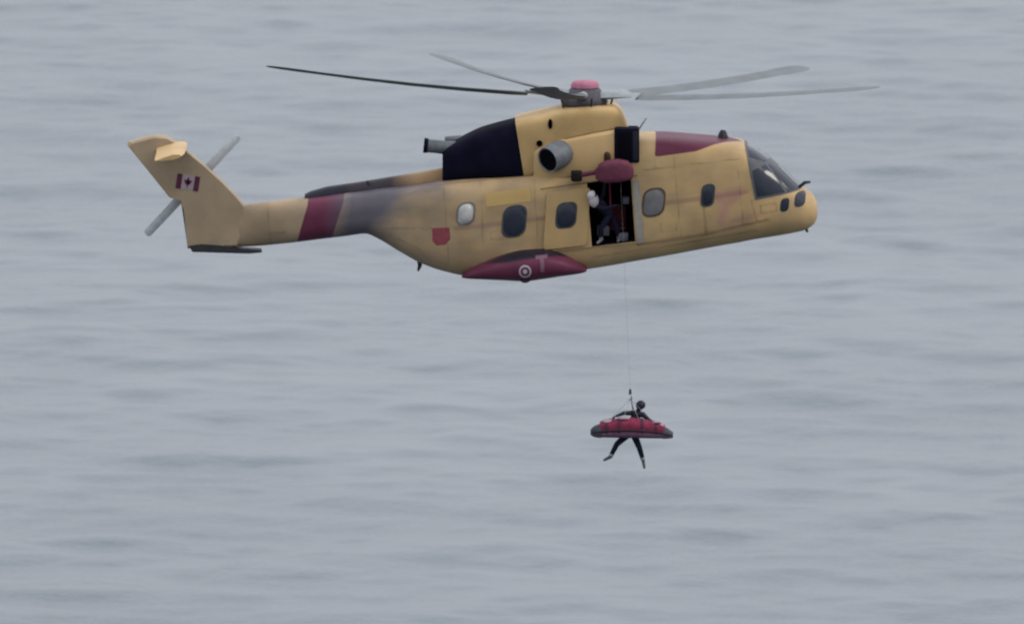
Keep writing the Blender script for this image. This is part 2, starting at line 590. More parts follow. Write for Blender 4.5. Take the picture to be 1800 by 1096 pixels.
# door opening and cabin space cut out of the solid hull
def boolean(obj, cutter_bm, mat_index=1):
    for f in cutter_bm.faces: f.material_index = mat_index
    bmesh.ops.recalc_face_normals(cutter_bm, faces=cutter_bm.faces[:])
    cutter_bm.transform(ABS[obj.name].inverted())
    me = bpy.data.meshes.new('cutter'); cutter_bm.to_mesh(me); cutter_bm.free()
    for m in obj.data.materials: me.materials.append(m)
    c = bpy.data.objects.new('cutter', me); col.objects.link(c)
    c.matrix_basis = ABS[obj.name]
    md = obj.modifiers.new('cut', 'BOOLEAN'); md.operation = 'DIFFERENCE'; md.object = c; md.solver = 'EXACT'
    bpy.context.view_layer.update()
    dg = bpy.context.evaluated_depsgraph_get()
    nm = bpy.data.meshes.new_from_object(obj.evaluated_get(dg))
    obj.modifiers.remove(md)
    old = obj.data; obj.data = nm; bpy.data.meshes.remove(old)
    bpy.data.objects.remove(c); bpy.data.meshes.remove(me)
    nm.name = obj.name
bpy.context.view_layer.update()
DOOR = [(1031, 322), (1108, 311), (1116, 425), (1040, 434)]
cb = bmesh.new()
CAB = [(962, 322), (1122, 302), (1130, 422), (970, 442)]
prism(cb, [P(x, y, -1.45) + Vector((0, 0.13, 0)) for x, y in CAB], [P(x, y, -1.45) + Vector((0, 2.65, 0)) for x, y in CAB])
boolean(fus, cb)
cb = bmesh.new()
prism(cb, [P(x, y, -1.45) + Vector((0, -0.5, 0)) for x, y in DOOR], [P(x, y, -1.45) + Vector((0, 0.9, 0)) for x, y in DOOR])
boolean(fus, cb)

paint_attr(fus, 'red', lambda p: np.maximum.reduce([
    sdf(p, [(1157, 150), (1330, 150), (1312, 248), (1275, 250), (1254, 255), (1222, 267), (1150, 277)]),
    sdf(p, [(520, 450), (522, 427), (541, 362), (547, 300), (612, 300), (604, 357), (584, 418), (580, 450)])]))
paint_attr(fus, 'soot', lambda p: sdf(p, [(600, 300), (800, 285), (775, 328), (712, 350), (672, 402), (655, 440), (588, 440)]))  # boom soot, with the hot exhaust haze painted into the same patch
paint_attr(fus, 'mottle', lambda p: np.full(len(p), -4.0))
paint_attr(fus, 'grime', lambda p: (850 - p[:, 0]) / 6.0)
paint_attr(fus, 'stripe', lambda p: line_sdf(p, [(800, 402), (900, 392), (1000, 377), (1120, 363), (1240, 349), (1310, 338)], 4))
paint_attr(fus, 'chevron', lambda p: np.maximum(
    sdf(p, [(1256, 336), (1308, 329), (1296, 350), (1282, 366), (1272, 398), (1258, 398), (1266, 362), (1254, 352)]),
    sdf(p, [(1284, 387), (1345, 371), (1345, 378), (1282, 396)])))
paint_attr(fus, 'seam', lambda p: np.maximum.reduce([
    line_sdf(p, [(1120, 431), (1240, 412), (1350, 386)], 2.4),
    line_sdf(p, [(1236, 362), (1240, 412)], 1.6),
    line_sdf(p, [(1150, 230), (1150, 300)], 0.8),
    line_sdf(p, [(1318, 350), (1330, 392)], 1.0),
    line_sdf(p, [(1335, 362), (1362, 357), (1364, 371), (1337, 376), (1335, 362)], 1.2),
    line_sdf(p, [(845, 322), (850, 440)], 0.7),
    line_sdf(p, [(938, 310), (946, 436)], 0.7), line_sdf(p, [(780, 330), (790, 470)], 0.7),
    line_sdf(p, [(1180, 240), (1196, 420)], 0.6), line_sdf(p, [(1296, 300), (1306, 400)], 0.6),
    line_sdf(p, [(720, 330), (840, 318), (940, 308)], 0.8), line_sdf(p, [(1130, 300), (1300, 280)], 0.8),
    line_sdf(p, [(1040, 452), (1200, 428), (1330, 405)], 0.8),
    line_sdf(p, [(470, 356), (476, 428)], 0.8), line_sdf(p, [(640, 340), (646, 408)], 0.8),
    line_sdf(p, [(1160, 392), (1186, 388), (1188, 406), (1162, 410), (1160, 392)], 0.6),
    line_sdf(p, [(862, 408), (884, 405), (886, 420), (864, 423), (862, 408)], 0.6),
    line_sdf(p, [(660, 402), (760, 402)], 1.0),
    line_sdf(p, [(700, 420), (742, 440)], 0.8)]))

# ---- engine and gearbox fairings on the roof
def loft_px(table, seg=40, step=5.0, power=4.0, y0=0.0, ref=-0.8):
    """table: px, top py, bottom py, half width; heights read at depth ref*half width"""
    bm = bmesh.new()
    xs = list(np.arange(table[0][0], table[-1][0], step)) + [table[-1][0]]
    rows = []
    for x in xs:
        t, b, hw = interp(table, x)
        zt = P(x, t, y0 + ref * hw).z; zb = P(x, b, y0 + ref * hw).z
        rows.append([Vector(((x - 900) / S, y, z)) for y, z in superell(hw, zt, zb, power, power, y0, seg)])
    rings(bm, rows)
    return bm
# dark rear fairing; its front edge leans, so cut it by a plane
rear = loft_px([(778, 268, 322, 0.62), (786, 261, 322, 0.74), (812, 247, 322, 0.86), (845, 232, 322, 0.95), (880, 222, 322, 1.0), (935, 209, 322, 1.02)], power=4.2)
def slice_bm(bm, a, b, keep_left=True):
    a = P(*a, -1.0); b = P(*b, -1.0); d = b - a
    no = Vector((d.z, 0, -d.x)).normalized()
    if (no.x < 0): no = -no
    if not keep_left: no = -no
    bmesh.ops.bisect_plane(bm, geom=bm.verts[:] + bm.edges[:] + bm.faces[:], plane_co=a, plane_no=no, clear_outer=True)
    bmesh.ops.holes_fill(bm, edges=[e for e in bm.edges if len(e.link_faces) == 1])
    return bm
slice_bm(rear, (906, 211), (922, 310), True)
part('rear_engine_fairing', rear, M['black'])
front = loft_px([(880, 220, 320, 1.04), (912, 212, 316, 1.06), (950, 203, 310, 1.07), (1000, 193, 305, 1.07), (1050, 189, 300, 1.04), (1078, 189, 296, 0.99), (1090, 196, 292, 0.92), (1099, 214, 290, 0.86), (1106, 236, 288, 0.8)], power=8.0, seg=64)
slice_bm(front, (904, 205), (921, 310), False)
gear_paint = mat('gearbox_fairing_yellow', (0.36, 0.242, 0.108), 0.45, var=0.14, scale=1.5)
gf = part('gearbox_fairing', front, gear_paint)
for (x, y, w, h) in ((967, 219, 8, 18), (948, 253, 11, 11)):
    bmv = bmesh.new()
    c = P(x, y, -1.085)
    rowsv = []
    for yy, k in ((0.0, 1.0), (-0.02, 1.0), (-0.02, 0.75), (0.0, 0.7)):
        rowsv.append([c + Vector((math.cos(a) * w / 2 / S * k, yy, math.sin(a) * h / 2 / S * k)) for a in [2 * math.pi * i / 14 for i in range(14)]])
    rings(bmv, rowsv)
    part('vent', bmv, M['soot'], gf)

for sd in (-1, 1):
    # side engine cowl with its step below the gearbox fairing
    nac = bmesh.new()
    rows = []
    for x, t, b, oy in ((938, 262, 318, 1.10), (965, 252, 316, 1.22), (1000, 245, 311, 1.34), (1040, 237, 305, 1.40), (1079, 231, 300, 1.42)):
        rr = []
        for y, py in ((0.6, b), (oy - .02, b), (oy, b - 8), (oy, t + 12), (oy - 0.05, t + 5), (oy - 0.16, t + 1), (oy - 0.28, t), (0.6, t)):
            q = P(x, py, -oy); rr.append(Vector((q.x, sd * y, q.z)))
        rows.append(rr)
    rings(nac, rows)
    cowl = part('engine_cowl', nac, M['yellow'], sharp=30)
    cowl['label'] = 'yellow side engine cowl'
    # square intake box: dark casing with a recessed mouth and screen bars
    ib = bmesh.new()
    z1, z0 = P(1100, 227 if sd < 0 else 242, -1.45).z, P(1100, 287, -1.45).z
    x0, x1 = (1079.5 - 900) / S, (1123 - 900) / S
    box(ib, ((x0 + x1) / 2, sd * (1.22 if sd < 0 else 1.21), (z0 + z1) / 2), x1 - x0, 0.56, z1 - z0, 0.05)
    intake = part('engine_intake', ib, M['black'])
    sc_ = bmesh.new()
    xa, xb = (1085 - 900) / S, (1108 - 900) / S
    box(sc_, ((xa + xb) / 2, sd * 1.503, (z0 + z1) / 2), xb - xa, 0.02, (z1 - z0) * 0.8, 0.006)
    part('intake_screen', sc_, M['soot'], intake)
    fl = bmesh.new()
    box(fl, ((1116 - 900) / S, sd * 1.506, (z0 + z1) / 2), 9 / S, 0.03, (z1 - z0) * 0.86, 0.01)
    part('intake_frame', fl, mat('intake_trim', (.014, .014, .022), .7, spec=.1), intake)
    # exhaust duct leaning aft and outboard
    ex = bmesh.new()
    a = P(996, 268, -1.42); b = P(962, 281, -1.42)
    a = Vector((a.x, sd * 1.05, a.z)); b = Vector((b.x, sd * 1.62, b.z))
    pts = [lerp(a, b, k) for k in (0, .25, .5, .75, 1, 0.98, .6)]
    tube(ex, pts, [.30, .38, .41, .40, .37, .33, .30], 24, cap=True, axis=(b - a).normalized())
    exo = part('exhaust_duct', ex, M['steel'], sharp=60)
    dk = bmesh.new()
    d = (b - a).normalized()
    tube(dk, [b - d * 0.05, b - d * 0.02], [.33, .33], 24)
    part('exhaust_mouth', dk, M['soot'], exo)

# rear exhaust of the middle engine
ex = bmesh.new()
a, b = P(806, 262, -0.25), P(746, 256, -0.25)
tube(ex, [a, lerp(a, b, .35), lerp(a, b, .7), b, lerp(a, b, .97), lerp(a, b, .6)], [.21, .20, .19, .20, .165, .15], 22, axis=(b - a).normalized())
exo = part('rear_exhaust_pipe', ex, M['steel'], sharp=60)
dk = bmesh.new(); d = (b - a).normalized(); tube(dk, [b - d * .03, b - d * .012], [.168, .168], 20)
part('exhaust_mouth', dk, M['soot'], exo)
rm = bmesh.new(); tube(rm, [b + d * .0, b + d * .015, b - d * .10, b - d * .11], [.17, .215, .212, .19], 22, cap=False, axis=d)
part('exhaust_rim', rm, M['black'], exo)
ex = bmesh.new()
a, b = P(812, 246, 0.35), P(782, 246, 0.35)
tube(ex, [a, b], [.14, .10], 16)
part('vent_pipe', ex, M['steel'])

# drive shaft cover on the tail boom
sp = bmesh.new()
rows = []
for x, t in ((536, 341), (546, 336), (574, 328), (630, 320), (685, 311), (740, 302), (788, 293)):
    b = interp(HULL, x)[0] + 8
    zt = P(x, t, 0).z; zb = P(x, b, 0).z
    rows.append([Vector(((x - 900) / S, yy, zz)) for yy, zz in superell(0.26, zt, 2 * zb - zt, 2.6, 2.6, 0, 20)])
rings(sp, rows)
shaft_mat = paint_material('sooted_shaft_cover', (0.30, 0.19, 0.10), [
    ('red', (0.022, 0.014, 0.026), 4, 1.0, 0), ('soot', (0.022, 0.022, 0.034), 26, 0.95, 30)])
so = part('drive_shaft_cover', sp, shaft_mat)
paint_attr(so, 'red', lambda p: sdf(p, [(500, 250), (618, 250), (606, 400), (500, 400)]))
paint_attr(so, 'soot', lambda p: sdf(p, [(500, 250), (720, 250), (700, 400), (500, 400)]))

# ---- tail fin, tailplane, dark skid for the underside shade, tail rotor
def slab(bm, poly, half, bev=0.06, taper=None):
    """poly in px (at y=0) turned into a slab with rounded edges"""
    def ring(yy, k):
        cx = sum(p[0] for p in poly) / len(poly); cy = sum(p[1] for p in poly) / len(poly)
        return [P(cx + (x - cx) * k, cy + (y - cy) * k, 0) + Vector((0, yy, 0)) for x, y in poly]
    rows = [ring(-half, 0.955), ring(-half * 0.8, 0.985), ring(-half * 0.35, 1.0), ring(half * 0.35, 1.0), ring(half * 0.8, 0.985), ring(half, 0.955)]
    rings(bm, rows)
fin_poly = [(432, 362), (418, 345), (392, 318), (360, 289), (332, 266), (312, 249), (292, 239), (270, 237),
            (228, 248), (224, 254), (262, 301), (298, 346), (318, 352), (323, 370), (326, 400), (330, 436), (372, 436), (418, 433), (436, 400)]
bmf = bmesh.new()
slab(bmf, fin_poly, 0.24)
bmesh.ops.triangulate(bmf, faces=[f for f in bmf.faces if len(f.verts) > 4])
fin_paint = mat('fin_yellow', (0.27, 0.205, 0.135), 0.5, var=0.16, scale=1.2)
bmesh.ops.recalc_face_normals(bmf, faces=bmf.faces[:])
FIN_BM = bmf.copy()
fin = part('tail_fin', bmf, fin_paint, sharp=25)
# tailplane on the near side
tp = bmesh.new()
rows = []
for yy, xl, xt, py in ((-0.15, 330, 276, 256), (-1.0, 330, 277, 254), (-2.0, 327, 275, 254), (-2.35, 322, 276, 254)):
    rr = []
    for u, th in ((0, 0), (.08, .05), (.3, .085), (.7, .05), (1, .008), (.7, -.03), (.3, -.06), (.08, -.04)):
        q = P(lerp(xl, xt, u), py + 9 * (u - .5), -0.15)
        rr.append(Vector((q.x, yy, q.z + th + (0.075 * (yy + 0.15)))))
    rows.append(rr)
rings(tp, rows)
part('tailplane', tp, M['yellow'], sharp=50)
sk = bmesh.new()
slab(sk, [(331, 430), (352, 427), (385, 429), (430, 436), (460, 438), (461, 442), (440, 444), (338, 441)], 0.3)
part('tail_skid_shade', sk, M['dark_metal'])  # dark slab stands in for the shadowed bottom of the tail
# tail rotor on the far side
thub = P(338, 330, 0) + Vector((0, 0.62, 0))
th = bmesh.new()
tube(th, [thub + Vector((0, -.5, 0)), thub + Vector((0, .12, 0))], [.14, .17], 16)
tro = part('tail_rotor_hub', th, M['hub'])
for k in range(4):
    a = R(47 + 90 * k)
    d = Vector((math.cos(a), 0, math.sin(a))); w = Vector((-math.sin(a), 0, math.cos(a)))
    tb = bmesh.new(); rows = []
    for r_, c_ in ((.15, .06), (.4, .08), (.5, .13), (1.2, .125), (1.9, .12), (1.96, .06)):
        rows.append([thub + d * r_ + w * (c_ * u) + Vector((0, th_ * 0.03, 0)) for u, th_ in ((1, 0), (.5, 1), (-.4, 1), (-1, 0), (-.4, -1), (.5, -1))])
    rings(tb, rows)
    part('tail_rotor_blade', tb, M['tail_blade'], tro)

# ---- sponsons with the main wheels folded away inside
sp_tab = [(812, 486, 489, 0.06), (822, 478, 491, 0.28), (850, 463, 493, 0.58), (885, 450, 495, 0.78), (920, 442, 497, 0.88), (955, 440, 493, 0.90),
          (985, 447, 488, 0.78), (1010, 459, 484, 0.52), (1024, 467, 481, 0.28), (1031, 472, 478, 0.06)]
def sponson_bm(sd):
    bm = bmesh.new(); rows = []
    for x in list(np.arange(812, 1031, 4.0)) + [1031]:
        t, b, oy = interp(sp_tab, x)
        zt = P(x, t, -1.40 - oy * .5).z; zb = P(x, b, -1.40 - oy * .5).z
        rows.append([Vector(((x - 900) / S, sd * (1.22 - 0.0) + sd * y, z)) for y, z in superell(oy + 0.15, zt, zb, 2.4, 2.6, 0, 40)])
    rings(bm, rows)
    bmesh.ops.recalc_face_normals(bm, faces=bm.faces[:])
    return bm
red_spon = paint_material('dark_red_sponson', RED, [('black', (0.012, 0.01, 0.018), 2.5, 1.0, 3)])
for sd in (-1, 1):
    sb_ = sponson_bm(sd)
    SP = sb_.copy() if sd < 0 else SP
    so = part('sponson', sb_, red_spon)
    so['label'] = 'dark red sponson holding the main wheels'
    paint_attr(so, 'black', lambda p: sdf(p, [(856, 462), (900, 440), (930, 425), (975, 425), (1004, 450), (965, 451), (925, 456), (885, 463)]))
    if sd < 0:
        # round emblem: pale ring with a small leaf, and a pale T-shaped mark
        for rad, m, off, nm in ((11, M['white'], .012, 'round_emblem'), (7.8, M['red'], .018, 'emblem_disc'), (4.0, M['white'], .024, 'emblem_leaf')):
            poly = [(923 + rad * math.cos(2 * math.pi * k / 20), 477 + rad * 1.02 * math.sin(2 * math.pi * k / 20)) for k in range(20)]
            part(nm, cut_shell(SP, poly, -1, off, .03, -2.2), m, so)
        part('pale_mark', cut_shell(SP, [(949, 456), (956, 456), (957, 478), (950, 478)], -1, .012, .03, -2.2), M['pale_print'], so)
        part('pale_mark', cut_shell(SP, [(941, 451), (962, 449), (962, 455), (941, 457)], -1, .012, .03, -2.2), M['pale_print'], so)
    wd = bmesh.new()
    c = P(923, 496, -1.9)
    tube(wd, [Vector((c.x, sd * 1.78, c.z + .19)), Vector((c.x, sd * 2.02, c.z + .19))], .2, 20)
    part('wheel', wd, M['dark_metal'], so)

# ---- cabin windows, both sides
M['brown_frame'] = mat('brown_frame_paint', (.085, .06, .04), .5)
M['grey_seal'] = mat('grey_seal', (.15, .14, .12), .5)
WINS = [  # cx, cy, w, h, pane material, bulge
    (819, 376, 26, 34, 'sky_tone_glass', .12), (904, 389, 36, 50, 'glass', .03), (1148, 356, 34, 44, 'painted_shine', .05), (1243, 344, 17, 33, 'glass', .03)]
M['painted_shine'] = mat('painted_shine_glass', (0.13, 0.125, 0.13), 0.12, 0.0, var=0.2, scale=2.5)  # grey base colour paints the shine on this pane
for sd in (-1, 1):
    for cx, cy, w, h, pm, bl in WINS:
        f = part('window', cut_shell(HULL_BM, rrect(cx, cy, w + 7, h + 7, .38, 4, -.08, SLOPE), sd, .012, .03), M[{'painted_shine': 'brown_frame', 'sky_tone_glass': 'grey_seal'}.get(pm, 'rubber')])
        part('pane', cut_shell(HULL_BM, rrect(cx, cy, w, h, .40, 4, -.08, SLOPE), sd, .022, .03, bulge=bl), M[pm], f)
    # chin windows
    for cx, cy, w, h in ((1378, 360, 15, 23), (1405, 352, 19, 25)):
        part('chin_window', cut_shell(HULL_BM, rrect(cx, cy, w, h, .40, 4, -.1, SLOPE), sd, .012, .03, -1.0), M['glass'])
    # cockpit glazing
    ck = [('cockpit_side_window', [(1319, 297), (1342, 288), (1362, 312), (1382, 338), (1328, 347)], 0.0),
          ('windshield', [(1310, 250), (1332, 258), (1412, 330), (1390, 337), (1347, 286), (1318, 292)], 0.06)]
    fr = part('glazing_frame', cut_shell(HULL_BM, [(1306, 246), (1322, 246), (1345, 262), (1414, 326), (1404, 337), (1326, 350)], sd, .010, .03, -1.0, ymin=0.0), M['grey_frame'])
    part('side_pane', cut_shell(HULL_BM, [(1321, 299), (1344, 291), (1362, 314), (1378, 338), (1329, 345)], sd, .018, .03, -1.0), M['glass'], fr)
    part('quarter_pane', cut_shell(HULL_BM, [(1350, 290), (1368, 300), (1400, 333), (1384, 337)], sd, .018, .03, -0.8), M['glass'], fr)
    part('windshield_pane', cut_shell(HULL_BM, [(1312, 253), (1326, 250), (1346, 265), (1368, 284), (1358, 290), (1344, 285), (1319, 293)], sd, .018, .03, -0.8, ymin=.04), M['glass'], fr)
    part('windshield_pane', cut_shell(HULL_BM, [(1370, 286), (1412, 324), (1404, 333), (1366, 294)], sd, .018, .03, -0.6, ymin=.04), M['glass'], fr)
    # brighter service panel behind the door
    part('service_panel', cut_shell(HULL_BM, [(852, 341), (930, 330), (933, 354), (855, 364)], sd, .008, .02), mat('panel_yellow', (0.405, 0.272, 0.108), .45, var=.10, scale=1.2))
    # red badge
    part('badge', cut_shell(HULL_BM, [(760, 402), (790, 400), (792, 420), (784, 430), (768, 432), (761, 424)], sd, .008, .02), M['badge_red'])

# ---- doors
sd_poly = [(957, 338), (1030, 327), (1037, 429), (965, 441)]
door = part('sliding_door', cut_shell(HULL_BM, rrect(996, 384, 76, 100, .08, 2, -.07, SLOPE), -1, .075, .06), mat('door_yellow', (0.365, 0.248, 0.115), .45, var=.08, scale=1.5))
f = part('door_window', cut_shell(HULL_BM, rrect(995, 378, 37, 46, .32, 4, -.08, SLOPE), -1, .084, .02), M['rubber'], door)
part('door_pane', cut_shell(HULL_BM, rrect(995, 378, 31, 40, .36, 4, -.08, SLOPE), -1, .092, .03, bulge=.04), M['glass'], door)
for rpts in ([(950, 333), (1120, 309)], [(958, 443), (1120, 428)]):
    bmr = bmesh.new()
    tube(bmr, [P(rpts[0][0], rpts[0][1], -1.5), P(rpts[1][0], rpts[1][1], -1.5)], .016, 8)
    part('door_rail', bmr, mat('rail_paint', (.16, .115, .06), .5))
part('door_post', cut_shell(HULL_BM, [(1111, 318), (1123, 316), (1132, 426), (1119, 428)], -1, .03, .05), mat('door_post_grey', (0.26, 0.235, 0.20), .5))
# cabin fittings seen through the doorway
bms = bmesh.new(); c = P(1085, 400, -0.3); box(bms, c, .5, .45, .1, .03); box(bms, c + Vector((.0, .25, .3)), .5, .06, .6, .03)
part('cabin_seat', bms, mat('seat_red', (.10, .02, .03), .8))
bms = bmesh.new(); tube(bms, [P(1071, 320, -1.15), P(1073, 385, -1.15)], .03, 8)
part('cabin_strap', bms, mat('strap_red', (.12, .02, .03), .8))
for q in ((1100, 352, -.9, .2, .22), (1060, 405, -.8, .35, .3), (1095, 416, -.9, .3, .25)):
    bms = bmesh.new(); box(bms, P(*q[:3]), q[3], .3, q[4], .04)
    part('equipment_case', bms, mat('case_grey', (.11, .11, .13), .7, var=.3))

# ---- rescue hoist over the door
hz = bmesh.new(); rows = []
for x, t, b, hy in ((1046, 300, 314, .12), (1052, 290, 319, .26), (1064, 284, 322, .33), (1085, 281, 321, .34), (1102, 284, 318, .32), (1110, 291, 315, .24), (1113, 298, 309, .1)):
    zt = P(x, t, -1.85).z; zb = P(x, b, -1.85).z
    rows.append([Vector(((x - 900) / S, y, z)) for y, z in superell(hy, zt, zb, 4.5, 4.5, -1.85, 24)])
rings(hz, rows)
hoist = part('rescue_hoist', hz, mat('hoist_red', (0.10, 0.026, 0.045), .7, var=.15))
hb = bmesh.new(); tube(hb, [P(1066, 296, -1.3), P(1067, 276, -1.45), P(1066, 270, -1.5)], [.09, .1, .07], 12)
part('hoist_bracket', hb, mat('bracket_brown', (.05, .03, .022), .8, spec=.1), hoist)
hb = bmesh.new(); box(hb, P(1013, 310, -1.6), .32, .34, .3, .05)
part('hoist_motor', hb, mat('motor_housing', (.012, .009, .010), .8, spec=.1), hoist)
hb = bmesh.new(); tube(hb, [P(1013, 310, -1.65), P(1050, 303, -1.8)], .07, 10)
part('hoist_arm', hb, M['red'], hoist)
HOOK = P(1107, 686, -2.1)
hb = bmesh.new(); tube(hb, [P(1090, 318, -1.95), lerp(P(1090, 318, -1.95), HOOK, .5), HOOK], .0026, 8)
part('hoist_cable', hb, M['cable'], hoist)
hb = bmesh.new()
tube(hb, [HOOK + Vector((0, 0, .05)), HOOK + Vector((0, 0, -.10))], [.03, .045], 10)
tube(hb, [HOOK + Vector((math.sin(t) * .05, 0, -.15 - .06 + math.cos(t) * .06)) for t in [0, .6, 1.2, 1.8, 2.4, 3.0, 3.6, 4.2]], .012, 8)
part('hoist_hook', hb, M['dark_metal'], hoist)

# ---- markings on fin and boom
def mark(name, src, poly, m, off, par=None, ref=-0.25):
    return part(name, cut_shell(src, poly, -1, off, .02, ref), m, par)
def rotp(cx, cy, pts, a):
    c, s = math.cos(a), math.sin(a)
    return [(cx + x * c - y * s, cy + x * s + y * c) for x, y in pts]
fa = R(9)
fl = mark('flag', FIN_BM, rotp(331, 321, [(-20, -13), (20, -13), (20, 13), (-20, 13)], fa), M['flag_white'], .008)
mark('flag_bar', FIN_BM, rotp(331, 321, [(-20, -13), (-11, -13), (-11, 13), (-20, 13)], fa), M['flag_red'], .014, fl)
mark('flag_bar', FIN_BM, rotp(331, 321, [(11, -13), (20, -13), (20, 13), (11, 13)], fa), M['flag_red'], .014, fl)
leaf = [(0, -10), (2.4, -5.5), (6.5, -4.5), (5.2, 1), (2.2, 4.2), (0.6, 5), (0.6, 8), (-0.6, 8), (-0.6, 5), (-2.2, 4.2), (-5.2, 1), (-6.5, -4.5), (-2.4, -5.5)]
# built from convex pieces: a crown, two side lobes and the stem
lf = bmesh.new()
for piece in ([(0, -10), (3, -4), (0, 5), (-3, -4)], [(-7, -4.5), (0, -2.5), (0, 5), (-5, 2)], [(7, -4.5), (5, 2), (0, 5), (0, -2.5)], [(-.7, 4), (.7, 4), (.7, 9), (-.7, 9)]):
    g = cut_shell(FIN_BM, rotp(331, 321, piece, fa), -1, .016, .02, -.25)
    me_ = bpy.data.meshes.new('t'); g.to_mesh(me_); g.free(); lf.from_mesh(me_); bpy.data.meshes.remove(me_)
part('flag_leaf', lf, M['flag_red'], fl)
for k in range(5):
    mark('lettering', HULL_BM, [(469 + 7 * k, 409 - k * .6), (474 + 7 * k, 408.6 - k * .6), (474 + 7 * k, 414 - k * .6), (469 + 7 * k, 414.4 - k * .6)], mat('worn_lettering', (.20, .14, .08), .6), .006, None, -.6)

# ---- antennas and probes
def rod(name, pts, r, m='dark_metal'):
    b_ = bmesh.new(); tube(b_, pts, r, 8); return part(name, b_, M[m])
rod('whip_antenna', [P(1122, 229, 0), P(1136, 208, 0)], [.02, .012])
rod('roof_antenna', [P(1271, 244, .1), P(1270, 236, .1), P(1271, 229, .1)], [.16, .13, .07])
rod('pitot_probe', [P(1404, 329, -.35), P(1414, 321, -.4), P(1424, 320, -.4)], [.05, .05, .03])
rod('belly_antenna', [P(738, 458, -.3), P(738, 467, -.3), P(735, 476, -.3)], [.08, .06, .03])
rod('chin_probe', [P(1415, 398, -.2), P(1419, 408, -.2)], [.06, .03])
rod('boom_antenna', [P(650, 325, -.2), P(646, 318, -.2)], [.05, .03])

# ---- main rotor
HC = P(1028, 172, 0)
def zpx(py): return P(1028, py, 0).z
mb = bmesh.new(); rows = []
for py, r_ in ((204, .62), (193, .60), (188, .56), (186, .62), (178, .66), (172, .62), (166, .56), (161, .50), (157, .44), (155, .38)):
    rows.append([Vector((HC.x + r_ * math.cos(a), r_ * math.sin(a), zpx(py))) for a in [2 * math.pi * k / 28 for k in range(28)]])
rings(mb, rows)
hub = part('rotor_hub', mb, M['hub'], sharp=45)
mb = bmesh.new(); rows = []
for py, r_ in ((157, .36), (154, .41), (149, .40), (145, .36), (142.5, .27), (141.5, .13)):
    rows.append([Vector((HC.x + r_ * math.cos(a), r_ * math.sin(a), zpx(py))) for a in [2 * math.pi * k / 28 for k in range(28)]])
rings(mb, rows)
part('hub_cap', mb, M['cap'], hub)
CONE = math.tan(R(4.5))
TILT_Y = math.tan(R(3.4)); TILT_X = math.tan(R(1.6))     # disc leans to the far side and a little forward
for k, deg in enumerate((190, 262, 334, 46, 118)):
    a = R(deg)
    d = Vector((math.cos(a), math.sin(a), 0)); w = Vector((-math.sin(a), math.cos(a), 0))
    def sec(r_, ch, tk, twist, lift):
        rr = []
        for u, h_ in ((.5, 0), (.42, .5), (.2, .9), (-.1, .8), (-.5, .05), (-.1, -.5), (.2, -.6), (.42, -.4)):
            q = HC + d * r_ + w * (u * ch * math.cos(twist)) + Vector((0, 0, lift + h_ * tk + u * ch * math.sin(twist)))
            q.z -= (q.y - HC.y) * TILT_Y + (q.x - HC.x) * TILT_X
            rr.append(q)
        return rr
    cf = bmesh.new(); rows = []
    for r_, ch, tk in ((.45, .34, .16), (.8, .34, .15), (1.1, .30, .11), (1.5, .36, .08), (1.75, .5, .055)):
        rows.append(sec(r_, ch, tk, R(12), CONE * r_ + 0.0))
    rings(cf, rows)
    cuff = part('blade_cuff', cf, M['cuff'], hub, sharp=60)
    bl = bmesh.new(); rows = []
    for r_, ch, tk in ((1.7, .5, .05), (2.1, .64, .045), (3.5, .66, .042), (5, .66, .04), (6.5, .66, .036), (7.8, .66, .03), (8.3, .78, .026), (8.8, .80, .02), (9.15, .62, .014), (9.28, .35, .008)):
        lift = CONE * r_ + 0.12 * math.sin(math.pi * (r_ / 9.3)) * -1
        rows.append(sec(r_, ch, tk * 1.35, R(14 - 7 * r_ / 9.3), lift))
    rings(bl, rows)
    part('rotor_blade', bl, M['blade'], None, sharp=60)

sw = bmesh.new()
tube(sw, [Vector((HC.x, 0, zpx(196))), Vector((HC.x, 0, zpx(192)))], [.74, .74], 28)
part('swashplate', sw, M['hub'], hub)
for deg in (190, 262, 334, 46, 118):
    a = R(deg + 22)
    d = Vector((math.cos(a), math.sin(a), 0))
    pl = bmesh.new(); tube(pl, [Vector((HC.x, 0, zpx(195))) + d * .70, Vector((HC.x, 0, zpx(168))) + d * .82], .028, 8)
    part('pitch_link', pl, M['dark_metal'], hub)
gp = bmesh.new()
tube(gp, [P(992, 246, -1.12), P(1036, 238, -1.14), P(1078, 230, -1.1)], [.02, .05, .05], 8)
part('cowl_step_shadow', gp, mat('step_shadow_brown', (.07, .045, .028), .8))  # dark strip painting the shadow under the fairing step

# ------------------------------------------------------------------ people
def capsule(bm, a, b, ra, rb, seg=14):
    a, b = Vector(a), Vector(b)
    d = b - a; L = d.length
    d = d / L if L > 1e-6 else Vector((0, 0, 1))
    ref = Vector((0, 0, 1)) if abs(d.z) < 0.9 else Vector((1, 0, 0))
    u = d.cross(ref).normalized(); w = d.cross(u)
    rows = []
    for t in (-80, -50, -20, 0):
        r = ra * math.cos(R(t)); rows.append((a + d * (ra * math.sin(R(t))), r))
    for t in (0, 20, 50, 80):
        r = rb * math.cos(R(t)); rows.append((b + d * (rb * math.sin(R(t))), r))
    rings(bm, [[c + (u * math.cos(q) + w * math.sin(q)) * r for q in [2 * math.pi * k / seg for k in range(seg)]] for c, r in rows])

def ellipsoid(bm, c, rx, ry, rz, rot=None):
    r = bmesh.ops.create_icosphere(bm, subdivisions=3, radius=1.0)
    m = Matrix.Translation(Vector(c)) @ (rot.to_4x4() if rot is not None else Matrix.Identity(4)) @ Matrix.Diagonal((rx, ry, rz, 1))
    bmesh.ops.transform(bm, matrix=m, verts=r['verts'])

